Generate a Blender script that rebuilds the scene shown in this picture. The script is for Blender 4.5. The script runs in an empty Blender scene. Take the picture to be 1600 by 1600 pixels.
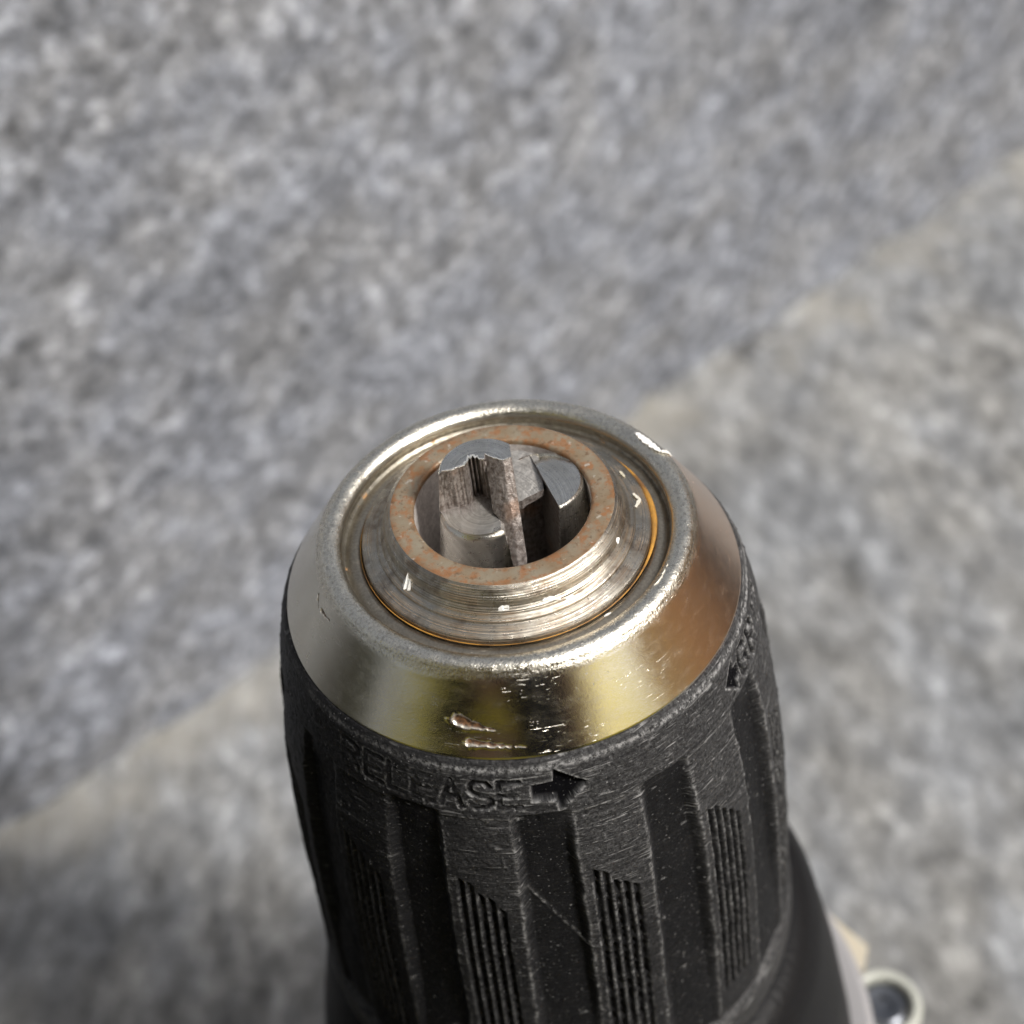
import bpy, math
import numpy as np
from math import radians, pi, sin, cos

# ------------------------------------------------------------------ camera, world, sun
C = bpy.context.scene.collection
S = bpy.context.scene
MM = 0.001                       # everything below is written in millimetres
SEED = np.random.default_rng(7)

CAM_POS = np.array([0.0, -92.13, 90.70])
FW = np.array([0.00558, 0.70698, -0.70722])
RT = np.array([0.99018, -0.10248, -0.09466])
UP = np.cross(RT, FW); UP /= np.linalg.norm(UP)
RT = np.cross(FW, UP); RT /= np.linalg.norm(RT)
cd = bpy.data.cameras.new('camera'); cam = bpy.data.objects.new('camera', cd); C.objects.link(cam)
from mathutils import Matrix, Vector
m = Matrix.Identity(4)
for i in range(3):
    m[i][0] = RT[i]; m[i][1] = UP[i]; m[i][2] = -FW[i]; m[i][3] = CAM_POS[i]*MM
cam.matrix_world = m
cd.sensor_width = 36; cd.lens = 54.0
cd.clip_start = 0.004; cd.clip_end = 500
cd.dof.use_dof = True; cd.dof.focus_distance = 0.1265; cd.dof.aperture_fstop = 25
cd.dof.aperture_blades = 0
S.camera = cam

SUN_AZ, SUN_EL = -38.0, 48.0      # degrees, azimuth from +X
w = bpy.data.worlds.new('World'); S.world = w; w.use_nodes = True
nt = w.node_tree; nt.nodes.clear()
sky = nt.nodes.new('ShaderNodeTexSky'); sky.sky_type = 'NISHITA'; sky.sun_disc = False
sky.sun_elevation = radians(SUN_EL); sky.sun_rotation = radians(90-SUN_AZ)
sky.air_density = 1.0; sky.dust_density = 6.0; sky.ozone_density = 0.6
bg = nt.nodes.new('ShaderNodeBackground'); bg.inputs[1].default_value = 0.115
wo = nt.nodes.new('ShaderNodeOutputWorld')
hs = nt.nodes.new('ShaderNodeHueSaturation'); hs.inputs['Saturation'].default_value = .32   # hazy white sky
nt.links.new(sky.outputs[0], hs.inputs['Color']); nt.links.new(hs.outputs[0], bg.inputs[0]); nt.links.new(bg.outputs[0], wo.inputs[0])
sl = bpy.data.lights.new('sun', 'SUN'); sl.energy = 3.5; sl.angle = radians(9); sl.color = (1.0, 0.96, 0.90)
so = bpy.data.objects.new('sun', sl); C.objects.link(so)
sd = Vector((cos(radians(SUN_EL))*cos(radians(SUN_AZ)), cos(radians(SUN_EL))*sin(radians(SUN_AZ)), sin(radians(SUN_EL))))
so.rotation_euler = sd.to_track_quat('Z', 'Y').to_euler()
so.location = sd*2
S.view_settings.view_transform = 'Standard'; S.view_settings.look = 'None'
S.view_settings.exposure = 0.12; S.view_settings.gamma = 1.0

# ------------------------------------------------------------------ helpers
def tag(o, label=None, cat=None, group=None, kind=None):
    if label: o['label'] = label
    if cat: o['category'] = cat
    if group: o['group'] = group
    if kind: o['kind'] = kind
    return o

def mesh_obj(name, V, F, mat, parent=None, smooth=True, angle=None):
    me = bpy.data.meshes.new(name)
    V = np.asarray(V, float)*MM
    if isinstance(F, np.ndarray) and F.shape[1] == 4:
        n = len(F)
        me.vertices.add(len(V)); me.vertices.foreach_set('co', V.ravel())
        me.loops.add(4*n); me.loops.foreach_set('vertex_index', F.ravel().astype(np.int32))
        me.polygons.add(n); me.polygons.foreach_set('loop_start', np.arange(0, 4*n, 4, dtype=np.int32))
        me.polygons.foreach_set('loop_total', np.full(n, 4, dtype=np.int32))
        me.update(calc_edges=True)
    else:
        me.from_pydata([tuple(v) for v in V], [], [tuple(f) for f in F]); me.update()
    me.validate()
    if smooth:
        me.polygons.foreach_set('use_smooth', [True]*len(me.polygons))
        if angle is not None:
            me.set_sharp_from_angle(angle=radians(angle))
    o = bpy.data.objects.new(name, me); C.objects.link(o)
    if mat: me.materials.append(mat)
    if parent: o.parent = parent
    return o

def add_attr(o, name, vals):
    a = o.data.attributes.new(name, 'FLOAT', 'POINT'); a.data.foreach_set('value', np.asarray(vals, np.float32))

def add_uv(o, U, Vv):
    """per-vertex uv"""
    me = o.data; uv = me.uv_layers.new(name='surface')
    vi = np.zeros(len(me.loops), np.int32); me.loops.foreach_get('vertex_index', vi)
    uv.data.foreach_set('uv', np.stack([U[vi], Vv[vi]], 1).astype(np.float32).ravel())

def grid_faces(nu, nv, closed_u=False):
    a = np.arange(nu if closed_u else nu-1); b = np.arange(nv-1)
    A, B = np.meshgrid(a, b, indexing='ij'); A2 = (A+1) % nu
    return np.stack([A*nv+B, A2*nv+B, A2*nv+B+1, A*nv+B+1], -1).reshape(-1, 4)

def empty(name, loc=(0, 0, 0)):
    o = bpy.data.objects.new(name, None); C.objects.link(o); o.location = Vector(loc)*MM
    o.empty_display_size = 0.01
    return o

def resample(P, step):
    P = np.asarray(P, float); out = []
    for a, b in zip(P[:-1], P[1:]):
        n = max(1, int(np.ceil(np.hypot(*(b-a))/step)))
        for k in range(n): out.append(a+(b-a)*k/n)
    out.append(P[-1]); return np.array(out)

def round_profile(P, rad, n=5):
    """round each inner corner of a polyline"""
    P = [np.asarray(p, float) for p in P]; out = [P[0]]
    for a, b, c in zip(P[:-2], P[1:-1], P[2:]):
        r = rad if np.isscalar(rad) else rad
        d1 = min(r, .45*np.linalg.norm(a-b)); d2 = min(r, .45*np.linalg.norm(c-b))
        p = b+(a-b)/np.linalg.norm(a-b)*d1; q = b+(c-b)/np.linalg.norm(c-b)*d2
        for t in np.linspace(0, 1, n): out.append((1-t)**2*p+2*t*(1-t)*b+t*t*q)
    out.append(P[-1]); return np.array(out)

def lathe(name, prof, mat, parent=None, nphi=256, cx=0.0, cy=0.0, angle=40, phis=None):
    prof = np.asarray(prof, float)
    ph = np.linspace(-pi, pi, nphi, endpoint=False) if phis is None else phis
    R = prof[:, 0][None, :]; Z = prof[:, 1][None, :]+0*ph[:, None]
    V = np.stack([cx+R*np.cos(ph)[:, None], cy+R*np.sin(ph)[:, None], Z], -1).reshape(-1, 3)
    return mesh_obj(name, V, grid_faces(len(ph), len(prof), True), mat, parent, True, angle)

def sstep(a, b, x):
    t = np.clip((x-a)/(b-a), 0, 1); return t*t*(3-2*t)

def vnoise(x, y, seed=0):
    """value noise, numpy"""
    xi = np.floor(x).astype(np.int64); yi = np.floor(y).astype(np.int64)
    fx = x-xi; fy = y-yi; fx = fx*fx*(3-2*fx); fy = fy*fy*(3-2*fy)
    def h(a, b):
        n = (a*374761393+b*668265263+seed*974634777) & 0xffffffff
        n = ((n ^ (n >> 13))*1274126177) & 0xffffffff
        return ((n ^ (n >> 16)) & 0xffff)/65535.0
    return (h(xi, yi)*(1-fx)+h(xi+1, yi)*fx)*(1-fy)+(h(xi, yi+1)*(1-fx)+h(xi+1, yi+1)*fx)*fy

# ------------------------------------------------------------------ material helpers
class NT:
    def __init__(s, name):
        s.m = bpy.data.materials.new(name); s.m.use_nodes = True
        s.t = s.m.node_tree; s.b = s.t.nodes['Principled BSDF']
    def n(s, typ, **kw):
        nd = s.t.nodes.new('ShaderNode'+typ)
        for k, v in kw.items():
            if k.startswith('i_'):
                key = k[2:]; nd.inputs[int(key) if key.isdigit() else key].default_value = v
            else: setattr(nd, k, v)
        return nd
    def l(s, a, b): s.t.links.new(a, b)
    def coord(s, kind='Object', scale=(1, 1, 1)):
        if kind == 'UV': c = s.n('UVMap', uv_map='surface').outputs[0]
        else: c = s.n('TexCoord').outputs['Object']
        mp = s.n('Mapping'); mp.inputs['Scale'].default_value = scale
        s.l(c, mp.inputs[0]); return mp.outputs[0]
    def noise(s, vec, scale=1, detail=4, rough=.5, dist=0):
        nd = s.n('TexNoise'); nd.inputs['Scale'].default_value = scale; nd.inputs['Detail'].default_value = detail
        nd.inputs['Roughness'].default_value = rough; nd.inputs['Distortion'].default_value = dist
        s.l(vec, nd.inputs['Vector']); return nd.outputs[0]
    def ramp(s, fac, stops, interp='LINEAR'):
        nd = s.n('ValToRGB'); cr = nd.color_ramp; cr.interpolation = interp
        while len(cr.elements) < len(stops): cr.elements.new(.5)
        for e, (p, c) in zip(cr.elements, stops):
            e.position = p; e.color = (c, c, c, 1) if np.isscalar(c) else (*c, 1)
        s.l(fac, nd.inputs[0]); return nd.outputs[0]
    def mix(s, fac, a, b, mode='MIX'):
        nd = s.n('Mix', data_type='RGBA', blend_type=mode)
        for k, v in ((0, fac), (6, a), (7, b)):
            if hasattr(v, 'links'): s.l(v, nd.inputs[k])
            elif k == 0: nd.inputs[0].default_value = v
            else: nd.inputs[k].default_value = (v, v, v, 1) if np.isscalar(v) else (*v, 1)
        return nd.outputs[2]
    def math(s, op, a, b=0.0, clamp=False):
        nd = s.n('Math', operation=op, use_clamp=clamp)
        for k, v in ((0, a), (1, b)):
            if hasattr(v, 'links'): s.l(v, nd.inputs[k])
            else: nd.inputs[k].default_value = v
        return nd.outputs[0]
    def attr(s, name): return s.n('Attribute', attribute_name=name).outputs['Fac']
    def bump(s, h, dist, strength=1.0, prev=None):
        nd = s.n('Bump'); nd.inputs['Distance'].default_value = dist; nd.inputs['Strength'].default_value = strength
        s.l(h, nd.inputs['Height'])
        if prev is not None: s.l(prev, nd.inputs['Normal'])
        return nd.outputs[0]
    def set(s, **kw):
        for k, v in kw.items():
            key = {'color': 'Base Color', 'rough': 'Roughness', 'metal': 'Metallic', 'normal': 'Normal', 'spec': 'Specular IOR Level', 'coat': 'Coat Weight'}[k]
            if hasattr(v, 'links'): s.l(v, s.b.inputs[key])
            elif isinstance(v, tuple): s.b.inputs[key].default_value = (*v, 1)
            else: s.b.inputs[key].default_value = v
        return s.m

def simple(name, col, rough=.5, metal=0.0, bump=0.0, bscale=400):
    t = NT(name); t.set(color=col, rough=rough, metal=metal)
    if name == 'black_rubber': t.set(spec=.2)
    if bump:
        v = t.coord(); t.set(normal=t.bump(t.noise(v, bscale, 4), bump))
    return t.m

# --- speckled stone
def stone(name, tint, warm, scale=1.0, contrast=1.0, seam=False):
    t = NT(name); tc = t.n('TexCoord').outputs['Object']
    mp = t.n('Mapping'); mp.inputs['Rotation'].default_value = (.3, .5, .6); mp.inputs['Scale'].default_value = (1, .55, 1); t.l(tc, mp.inputs[0]); v = mp.outputs[0]
    big = t.noise(v, 26*scale, 4, .6); blot = t.noise(v, 105*scale, 4, .65)
    mid = t.noise(v, 280*scale, 4, .62, .2)
    fine = t.noise(tc, 900*scale, 2, .6)
    def sc_(q): return tuple(c*(1+(q-1)*contrast) for c in tint)
    col = t.ramp(mid, [(.32, sc_(.24)), (.45, sc_(.80)), (.55, sc_(1.08)), (.68, sc_(2.1))])
    col = t.mix(.8, col, t.ramp(blot, [(.30, 1+(.42-1)*contrast), (.46, .96), (.56, 1.04), (.72, 1+(1.6-1)*contrast)]), 'MULTIPLY')
    col = t.mix(1.0, col, t.ramp(big, [(.3, 1+(.72-1)*contrast), (.7, 1+(1.25-1)*contrast)]), 'MULTIPLY')
    col = t.mix(t.ramp(t.noise(v, 55*scale, 3, .6), [(.40, 0.0), (.62, 1.)]), col, t.mix(1.0, col, warm, 'MULTIPLY'))
    col = t.mix(.6, col, t.ramp(fine, [(.3, .7), (.5, 1.0), (.72, 1.35)]), 'MULTIPLY')
    if seam:
        # pale tan, scuffed strip and a dark spot along the foot of the wall
        sx = t.n('SeparateXYZ'); t.l(tc, sx.inputs[0])
        WDn = np.array([310.7, 213.6]); WDn /= np.linalg.norm(WDn)
        dd = t.math('ADD', t.math('MULTIPLY', sx.outputs[0], WDn[1]*1000), t.math('MULTIPLY', sx.outputs[1], -WDn[0]*1000))
        dd = t.math('ADD', dd, -(WDn[1]*-124.7-WDn[0]*116.7))     # mm in front of the wall
        dd = t.math('ADD', dd, t.math('MULTIPLY', t.math('SUBTRACT', blot, .5), 34))
        pale = t.math('MULTIPLY', t.ramp(t.math('MULTIPLY', dd, .01), [(.0, 1.), (.10, .8), (.22, 0.)]), t.ramp(t.noise(tc, 42, 3, .6), [(.40, 0.), (.60, 1.)]))
        col = t.mix(t.math('MULTIPLY', pale, .45), col, (.38, .36, .315))
        vd = t.n('VectorMath', operation='DISTANCE'); t.l(tc, vd.inputs[0]); vd.inputs[1].default_value = (.078, .260, -.2)
        sm = t.ramp(t.math('ADD', t.math('MULTIPLY', vd.outputs['Value'], 30), t.math('MULTIPLY', t.math('SUBTRACT', mid, .5), .8)), [(.10, 1.), (.36, 0.)])
        col = t.mix(t.math('MULTIPLY', sm, .85), col, (.035, .034, .034))
    n = t.bump(mid, .0010*contrast); n = t.bump(fine, .0004*contrast, 1, n)
    t.set(color=col, rough=.78, normal=n, spec=.3); return t.m

M_wall = stone('speckled_wall_stone', (.213, .227, .262), (1.0, .97, .91), 1.0, .78)
M_ground = stone('speckled_ground_stone', (.205, .214, .228), (1.04, 1.0, .93), .78, .66, True)

# ------------------------------------------------------------------ setting
GZ = -200.0
def terrain(name, nx, ny, x0, x1, y0, y1, fn, mat):
    X, Y = np.meshgrid(np.linspace(x0, x1, nx), np.linspace(y0, y1, ny), indexing='ij')
    V = fn(X, Y).reshape(-1, 3)
    return mesh_obj(name, V, grid_faces(nx, ny), mat, None, True)
def gfn(X, Y):
    Z = GZ + 1.2*(vnoise(X/9, Y/9, 3)-.5)+.9*(vnoise(X/4, Y/4, 5)-.5)
    near = np.exp(-((X/900)**2+((Y-100)/900)**2)); Z = GZ+(Z-GZ)*near
    return np.stack([X, Y, Z], -1)
# non-uniform sheet: dense near the drill, reaching far out
def spaced(c, dense, far, n):
    t = np.linspace(-1, 1, n); return c + dense*t + (far-dense)*np.sign(t)*np.abs(t)**9
gx = spaced(50, 620, 9000, 420); gy = spaced(150, 620, 9000, 420)
X, Y = np.meshgrid(gx, gy, indexing='ij')
g = mesh_obj('ground', gfn(X, Y).reshape(-1, 3), grid_faces(420, 420), M_ground); tag(g, kind='structure')

WP = np.array([-124.7, 116.7]); WD = np.array([310.7, 213.6]); WD /= np.linalg.norm(WD); WN = np.array([WD[1], -WD[0]])
def wall():
    us = np.concatenate([np.linspace(-3200, -460, 60), np.linspace(-450, 900, 520), np.linspace(910, 2600, 50)]); prof = []
    H = 75.0
    vs = np.concatenate([np.linspace(GZ-8, H-7, 120), ])
    pr = [(0.0, v) for v in vs]+[(-7*(1-cos(a)), H-7+7*sin(a)) for a in np.linspace(.2, pi/2, 6)]+[(-7-d, H) for d in np.linspace(4, 420, 60)]+[(-427, GZ-8)]
    pr = np.array(pr)
    U, K = np.meshgrid(us, np.arange(len(pr)), indexing='ij')
    off = pr[:, 0][K]; z = pr[:, 1][K]
    arc = np.where(off > -7.01, z, z-off)
    nz = .9*(vnoise(U/5, arc/5, 11)-.5)+.9*(vnoise(U/2.8, arc/2.8, 12)-.5)+2*(vnoise(U/50, arc/50, 13)-.5)
    nz = np.where(K < len(pr)-1, nz, 0)
    face = (off > -7.01)
    o2 = off+np.where(face, nz, 0); z2 = z+np.where(face, 0, nz*.6)
    # chipped foot of the wall
    foot = np.exp(-((z-GZ)/9)**2)*(vnoise(U/14, U*0, 21)-.35)*3.5
    o2 = o2-np.where(face, foot, 0)
    V = np.stack([WP[0]+WD[0]*U+WN[0]*o2, WP[1]+WD[1]*U+WN[1]*o2, z2], -1).reshape(-1, 3)
    return mesh_obj('low_wall', V, grid_faces(len(us), len(pr)), M_wall)
wl = wall(); tag(wl, 'rough speckled blue-grey stone wall face rising behind the drill', 'wall')

# timber wall standing off to the right (only seen mirrored in the metal)
M_wood = NT('brown_boards'); v = M_wood.coord('Object', (1, 1, 14))
M_wood.set(color=M_wood.ramp(M_wood.noise(v, 9, 6, .6), [(.3, (.80, .52, .35)), (.7, (.88, .62, .43))]), rough=.6); M_wood = M_wood.m
fence = empty('board_fence', (1000, 300, GZ)); tag(fence, 'brown upright timber board fence beyond the right edge of the picture', 'fence')
for k in range(14):
    x0, x1, y0, y1, z0, z1 = -10, 10, -1050+150*k, -904+150*k, -5, 760
    V = [(x, y, z) for x in (x0, x1) for y in (y0, y1) for z in (z0, z1)]
    F = [(0, 1, 3, 2), (4, 6, 7, 5), (0, 4, 5, 1), (2, 3, 7, 6), (0, 2, 6, 4), (1, 5, 7, 3)]
    mesh_obj('board', V, F, M_wood, fence, False)

# ------------------------------------------------------------------ metals
def m_shell():
    t = NT('nickel_shell'); v = t.coord('UV', (1, 1, 1)); vo = t.coord()
    big = t.noise(v, .35, 3); fine = t.noise(v, 9, 3, .7); pit = t.noise(v, 3.2, 4, .65)
    bead = t.attr('bead'); gouge = t.attr('gouge'); brown_refl = t.attr('brown_reflection')
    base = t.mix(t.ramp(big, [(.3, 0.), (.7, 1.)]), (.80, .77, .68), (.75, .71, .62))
    base = t.mix(t.math('MULTIPLY', brown_refl, .9), base, (.97, .73, .57))  # brown reflection painted into the metal's base colour
    # dirt on the bead and in the groove
    dirt = t.math('MULTIPLY', t.ramp(pit, [(.50, 0.), (.62, 1.)]), bead)
    base = t.mix(t.math('MULTIPLY', dirt, .45), base, (.16, .13, .10))
    groove = t.attr('groove')
    gd = t.math('MULTIPLY', groove, t.ramp(t.noise(v, 1.1, 5, .7), [(.35, .35), (.6, 1.)]))
    base = t.mix(t.math('MULTIPLY', gd, .75), base, (.105, .082, .058))
    rust = t.math('MULTIPLY', groove, t.ramp(t.noise(v, .55, 5, .7), [(.62, 0.), (.68, 1.)]))
    base = t.mix(t.math('MULTIPLY', rust, .8), base, (.42, .20, .045))
    fl = t.attr('flange')
    base = t.mix(t.math('MULTIPLY', fl, .8), base, t.mix(t.ramp(pit, [(.4, 0.), (.6, 1.)]), (.30, .26, .20), (.17, .14, .11)))
    base = t.mix(t.math('MULTIPLY', gouge, 1.0), base, t.mix(t.ramp(pit, [(.40, 0.), (.62, 1.)]), (.030, .018, .012), (.17, .085, .04)))
    gj = gouge
    # scratches: thin, mostly running round the cone
    sv = t.coord('UV', (.55, 7.0, 1)); sc = t.noise(sv, 1.5, 2, .4, .6); band = t.noise(t.coord('UV', (.5, 1, 1)), .22, 2)
    scr = t.ramp(sc, [(.67, 0.), (.70, 1.)]); scr = t.math('MULTIPLY', scr, t.ramp(band, [(.47, 0.), (.56, 1.)]))
    sv2 = t.coord('UV', (3.0, .7, 1)); sc2 = t.noise(sv2, 1.0, 2, .4, 1.0)
    scr2 = t.ramp(sc2, [(.76, 0.), (.78, 1.)])
    scr = t.math('MAXIMUM', scr, t.math('MULTIPLY', scr2, .6))
    scr = t.math('MULTIPLY', scr, t.attr('front'))
    scr = t.math('MULTIPLY', scr, t.math('SUBTRACT', 1.0, t.math('MULTIPLY', brown_refl, .93)))
    base = t.mix(t.math('MULTIPLY', scr, .7), base, (.90, .86, .78))
    r = t.math('ADD', t.math('ADD', t.ramp(fine, [(.3, .10), (.7, .19)]), t.ramp(t.noise(t.coord('UV', (.6, 1, 1)), .9, 5, .7), [(.45, 0.), (.75, .16)])), t.math('MULTIPLY', bead, .10))
    r = t.math('ADD', r, t.math('MULTIPLY', scr, .3)); r = t.math('ADD', r, t.math('MULTIPLY', gd, .3)); r = t.math('ADD', r, t.math('MULTIPLY', rust, .3))
    r = t.math('ADD', r, t.math('MULTIPLY', fl, .22))
    r = t.math('ADD', r, t.math('MULTIPLY', gj, .30))
    hb = t.math('MULTIPLY', t.noise(v, 4.2, 3, .6), t.math('ADD', t.math('MULTIPLY', bead, 1.0), .12))
    n = t.bump(hb, .00007, .7); n = t.bump(scr, .00003, .5, n); n = t.bump(t.noise(v, 14, 2, .6), .000010, .7, n)
    met = t.math('SUBTRACT', 1.0, t.math('MAXIMUM', t.math('MULTIPLY', rust, .8), t.math('MULTIPLY', gj, .9)))
    t.set(color=base, metal=met, rough=r, normal=n); return t.m
def m_collar():
    t = NT('turned_steel'); v = t.coord('Object')
    sx = t.n('SeparateXYZ'); t.l(v, sx.inputs[0])
    rr = t.math('SQRT', t.math('ADD', t.math('MULTIPLY', sx.outputs[0], sx.outputs[0]), t.math('MULTIPLY', sx.outputs[1], sx.outputs[1])))
    cb = t.n('CombineXYZ'); t.l(t.math('ADD', rr, t.math('MULTIPLY', sx.outputs[2], -.8)), cb.inputs[0])
    cb.inputs[1].default_value = 0
    ring = t.noise(cb.outputs[0], 7000, 3, .7)
    patch = t.noise(v, 260, 4, .6); fine = t.noise(v, 1500, 3, .6)
    rustm = t.math('MULTIPLY', t.ramp(ring, [(.50, 0.), (.58, 1.)]), t.ramp(patch, [(.42, 0.), (.58, 1.)]))
    base = t.mix(t.ramp(fine, [(.3, 0.), (.7, 1.)]), (.56, .53, .47), (.38, .35, .30))
    base = t.mix(t.math('MULTIPLY', rustm, .75), base, (.34, .19, .075))
    base = t.mix(t.ramp(t.noise(v, 420, 4, .7), [(.50, 0.), (.66, .7)]), base, (.17, .13, .10))
    rgh = t.math('ADD', t.ramp(fine, [(.3, .22), (.7, .38)]), t.math('MULTIPLY', rustm, .25))
    met = t.math('SUBTRACT', 1.0, t.math('MULTIPLY', rustm, .5))
    n = t.bump(ring, .00010, .8); n = t.bump(fine, .00003, .6, n)
    t.set(color=base, metal=met, rough=rgh, normal=n); return t.m
def m_rust():
    t = NT('rusty_face'); v = t.coord('Object')
    a = t.noise(v, 330, 5, .65); b = t.noise(v, 1500, 4, .7); c = t.noise(v, 900, 4, .65)
    base = t.mix(t.ramp(a, [(.35, 0.), (.65, 1.)]), (.33, .295, .225), (.275, .205, .13))
    base = t.mix(t.ramp(c, [(.48, 0.), (.62, .75)]), base, (.36, .15, .055))
    sx = t.n('SeparateXYZ'); t.l(v, sx.inputs[0])
    rr = t.math('SQRT', t.math('ADD', t.math('MULTIPLY', sx.outputs[0], sx.outputs[0]), t.math('MULTIPLY', sx.outputs[1], sx.outputs[1])))
    ed = t.ramp(t.math('MULTIPLY', t.math('SUBTRACT', rr, .0075), 470), [(.0, 1.), (.28, .15), (.70, .1), (.92, .9)])
    base = t.mix(t.math('MULTIPLY', ed, t.ramp(t.noise(v, 380, 4, .7), [(.40, 0.), (.60, .85)])), base, (.24, .11, .042))
    base = t.mix(t.ramp(t.noise(v, 240, 4, .7), [(.58, 0.), (.68, .9)]), base, (.38, .13, .04))
    base = t.mix(t.ramp(b, [(.55, 0.), (.68, .75)]), base, (.14, .085, .05))
    base = t.mix(t.ramp(t.noise(v, 1100, 3, .6), [(.64, 0.), (.72, .7)]), base, (.62, .58, .52))
    t.set(color=base, metal=.45, rough=t.ramp(b, [(.3, .38), (.7, .58)]), normal=t.bump(b, .00006, .8)); return t.m
def m_jaw(name, top=False):
    t = NT(name); v = t.coord('Object'); vr = t.coord('Object', (1, 1, .35))
    a = t.noise(v, 420, 4, .6); b = t.noise(v, 2400, 3, .65)
    rough = t.attr('raw')
    steel = t.mix(t.ramp(a, [(.35, 0.), (.65, 1.)]), (.76, .75, .71), (.62, .60, .55))
    raw = t.mix(t.ramp(b, [(.35, 0.), (.62, 1.)]), (.12, .095, .083), (.27, .243, .228))
    raw = t.mix(t.ramp(t.noise(v, 300, 3), [(.56, 0.), (.68, .5)]), raw, (.28, .14, .07))
    base = t.mix(rough, steel, raw)
    sx = t.n('SeparateXYZ'); t.l(t.n('TexCoord').outputs['Object'], sx.inputs[0])
    # circular tool marks about the jaw axis
    dx = t.math('ADD', sx.outputs[0], .0015); dy = t.math('ADD', sx.outputs[1], .0005)
    rr = t.math('SQRT', t.math('ADD', t.math('MULTIPLY', dx, dx), t.math('MULTIPLY', dy, dy)))
    cb = t.n('CombineXYZ'); t.l(rr, cb.inputs[0]); cb.inputs[1].default_value = 0; mark = t.noise(cb.outputs[0], 5200, 2, .6)
    base = t.mix(.6, base, t.ramp(mark, [(.35, .62), (.5, 1.0), (.65, 1.25)]), 'MULTIPLY')
    r = t.math('ADD', t.ramp(b, [(.3, .24), (.7, .36)]), t.math('MULTIPLY', rough, .22))
    n = t.bump(mark, .00006, .55); n = t.bump(b, .00010, .35, n)
    nr = t.bump(b, .00012, .8)
    mixn = t.n('Mix', data_type='VECTOR'); t.l(rough, mixn.inputs[0]); t.l(n, mixn.inputs[4]); t.l(nr, mixn.inputs[5])
    t.set(color=base, metal=t.math('SUBTRACT', 1.0, t.math('MULTIPLY', rough, .45)), rough=r, normal=mixn.outputs[1]); return t.m
M_shell, M_collar, M_rust, M_jaw = m_shell(), m_collar(), m_rust(), m_jaw('jaw_steel')
M_flake = simple('white_paint', (.86, .86, .84), .55)
M_black_hole = simple('oily_dark_steel', (.05, .045, .04), .5, .6, .0001, 900)
def m_bore():
    t = NT('bore_steel'); v = t.coord('Object'); b = t.noise(v, 1800, 4, .7)
    t.set(color=t.ramp(b, [(.3, (.42, .38, .36)), (.7, (.78, .73, .70))]), metal=.25, rough=.5, normal=t.bump(b, .00012, .8)); return t.m
M_bore = m_bore()
M_ochre = NT('ochre_rust'); v = M_ochre.coord('Object')
M_ochre.set(color=M_ochre.ramp(M_ochre.noise(v, 500, 4), [(.35, (.20, .10, .035)), (.65, (.55, .28, .05))]), rough=.45, metal=.2); M_ochre = M_ochre.m

# ------------------------------------------------------------------ the drill
drill = empty('cordless_drill', (0, 0, 0)); 
tag(drill, 'worn cordless drill standing nose up, black keyless chuck with nickel nose cap', 'drill')

# --- nose collar (turned, threaded) with the rusty ring face
pc = [(9.50, -.02), (9.62, -.10), (9.95, -.50)]
zz = np.linspace(-.55, -2.35, 46)
for i, z in enumerate(zz):
    f = (z+.55)/-1.8
    pc.append((9.97+.62*f+.055*sin(f*2*pi*7.5)*(.5+.5*sin(f*9+1)), z))
pc += [(10.72, -2.46), (11.02, -2.52), (11.10, -2.60), (11.14, -2.86), (11.35, -2.93), (12.30, -3.18), (12.42, -3.28), (12.46, -3.6), (12.46, -6.0)]
collar = lathe('nose_collar', pc, M_collar, drill, 384, angle=55)
# ring face: flat annulus with inner chamfer
pf = [(7.53, -.55), (7.53, -.20), (7.62, -.05), (7.78, 0.0), (8.4, .01), (9.0, 0.0), (9.40, 0.0), (9.51, -.03)]
face = lathe('rusty_ring_face', pf, M_rust, collar, 384, angle=50)
# bore
pb = [(7.52, -.50), (7.52, -9.0), (8.4, -16.0), (8.4, -30.0), (0.05, -30.0)]
bore = lathe('bore', pb, M_bore, collar, 160, angle=50)

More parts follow.
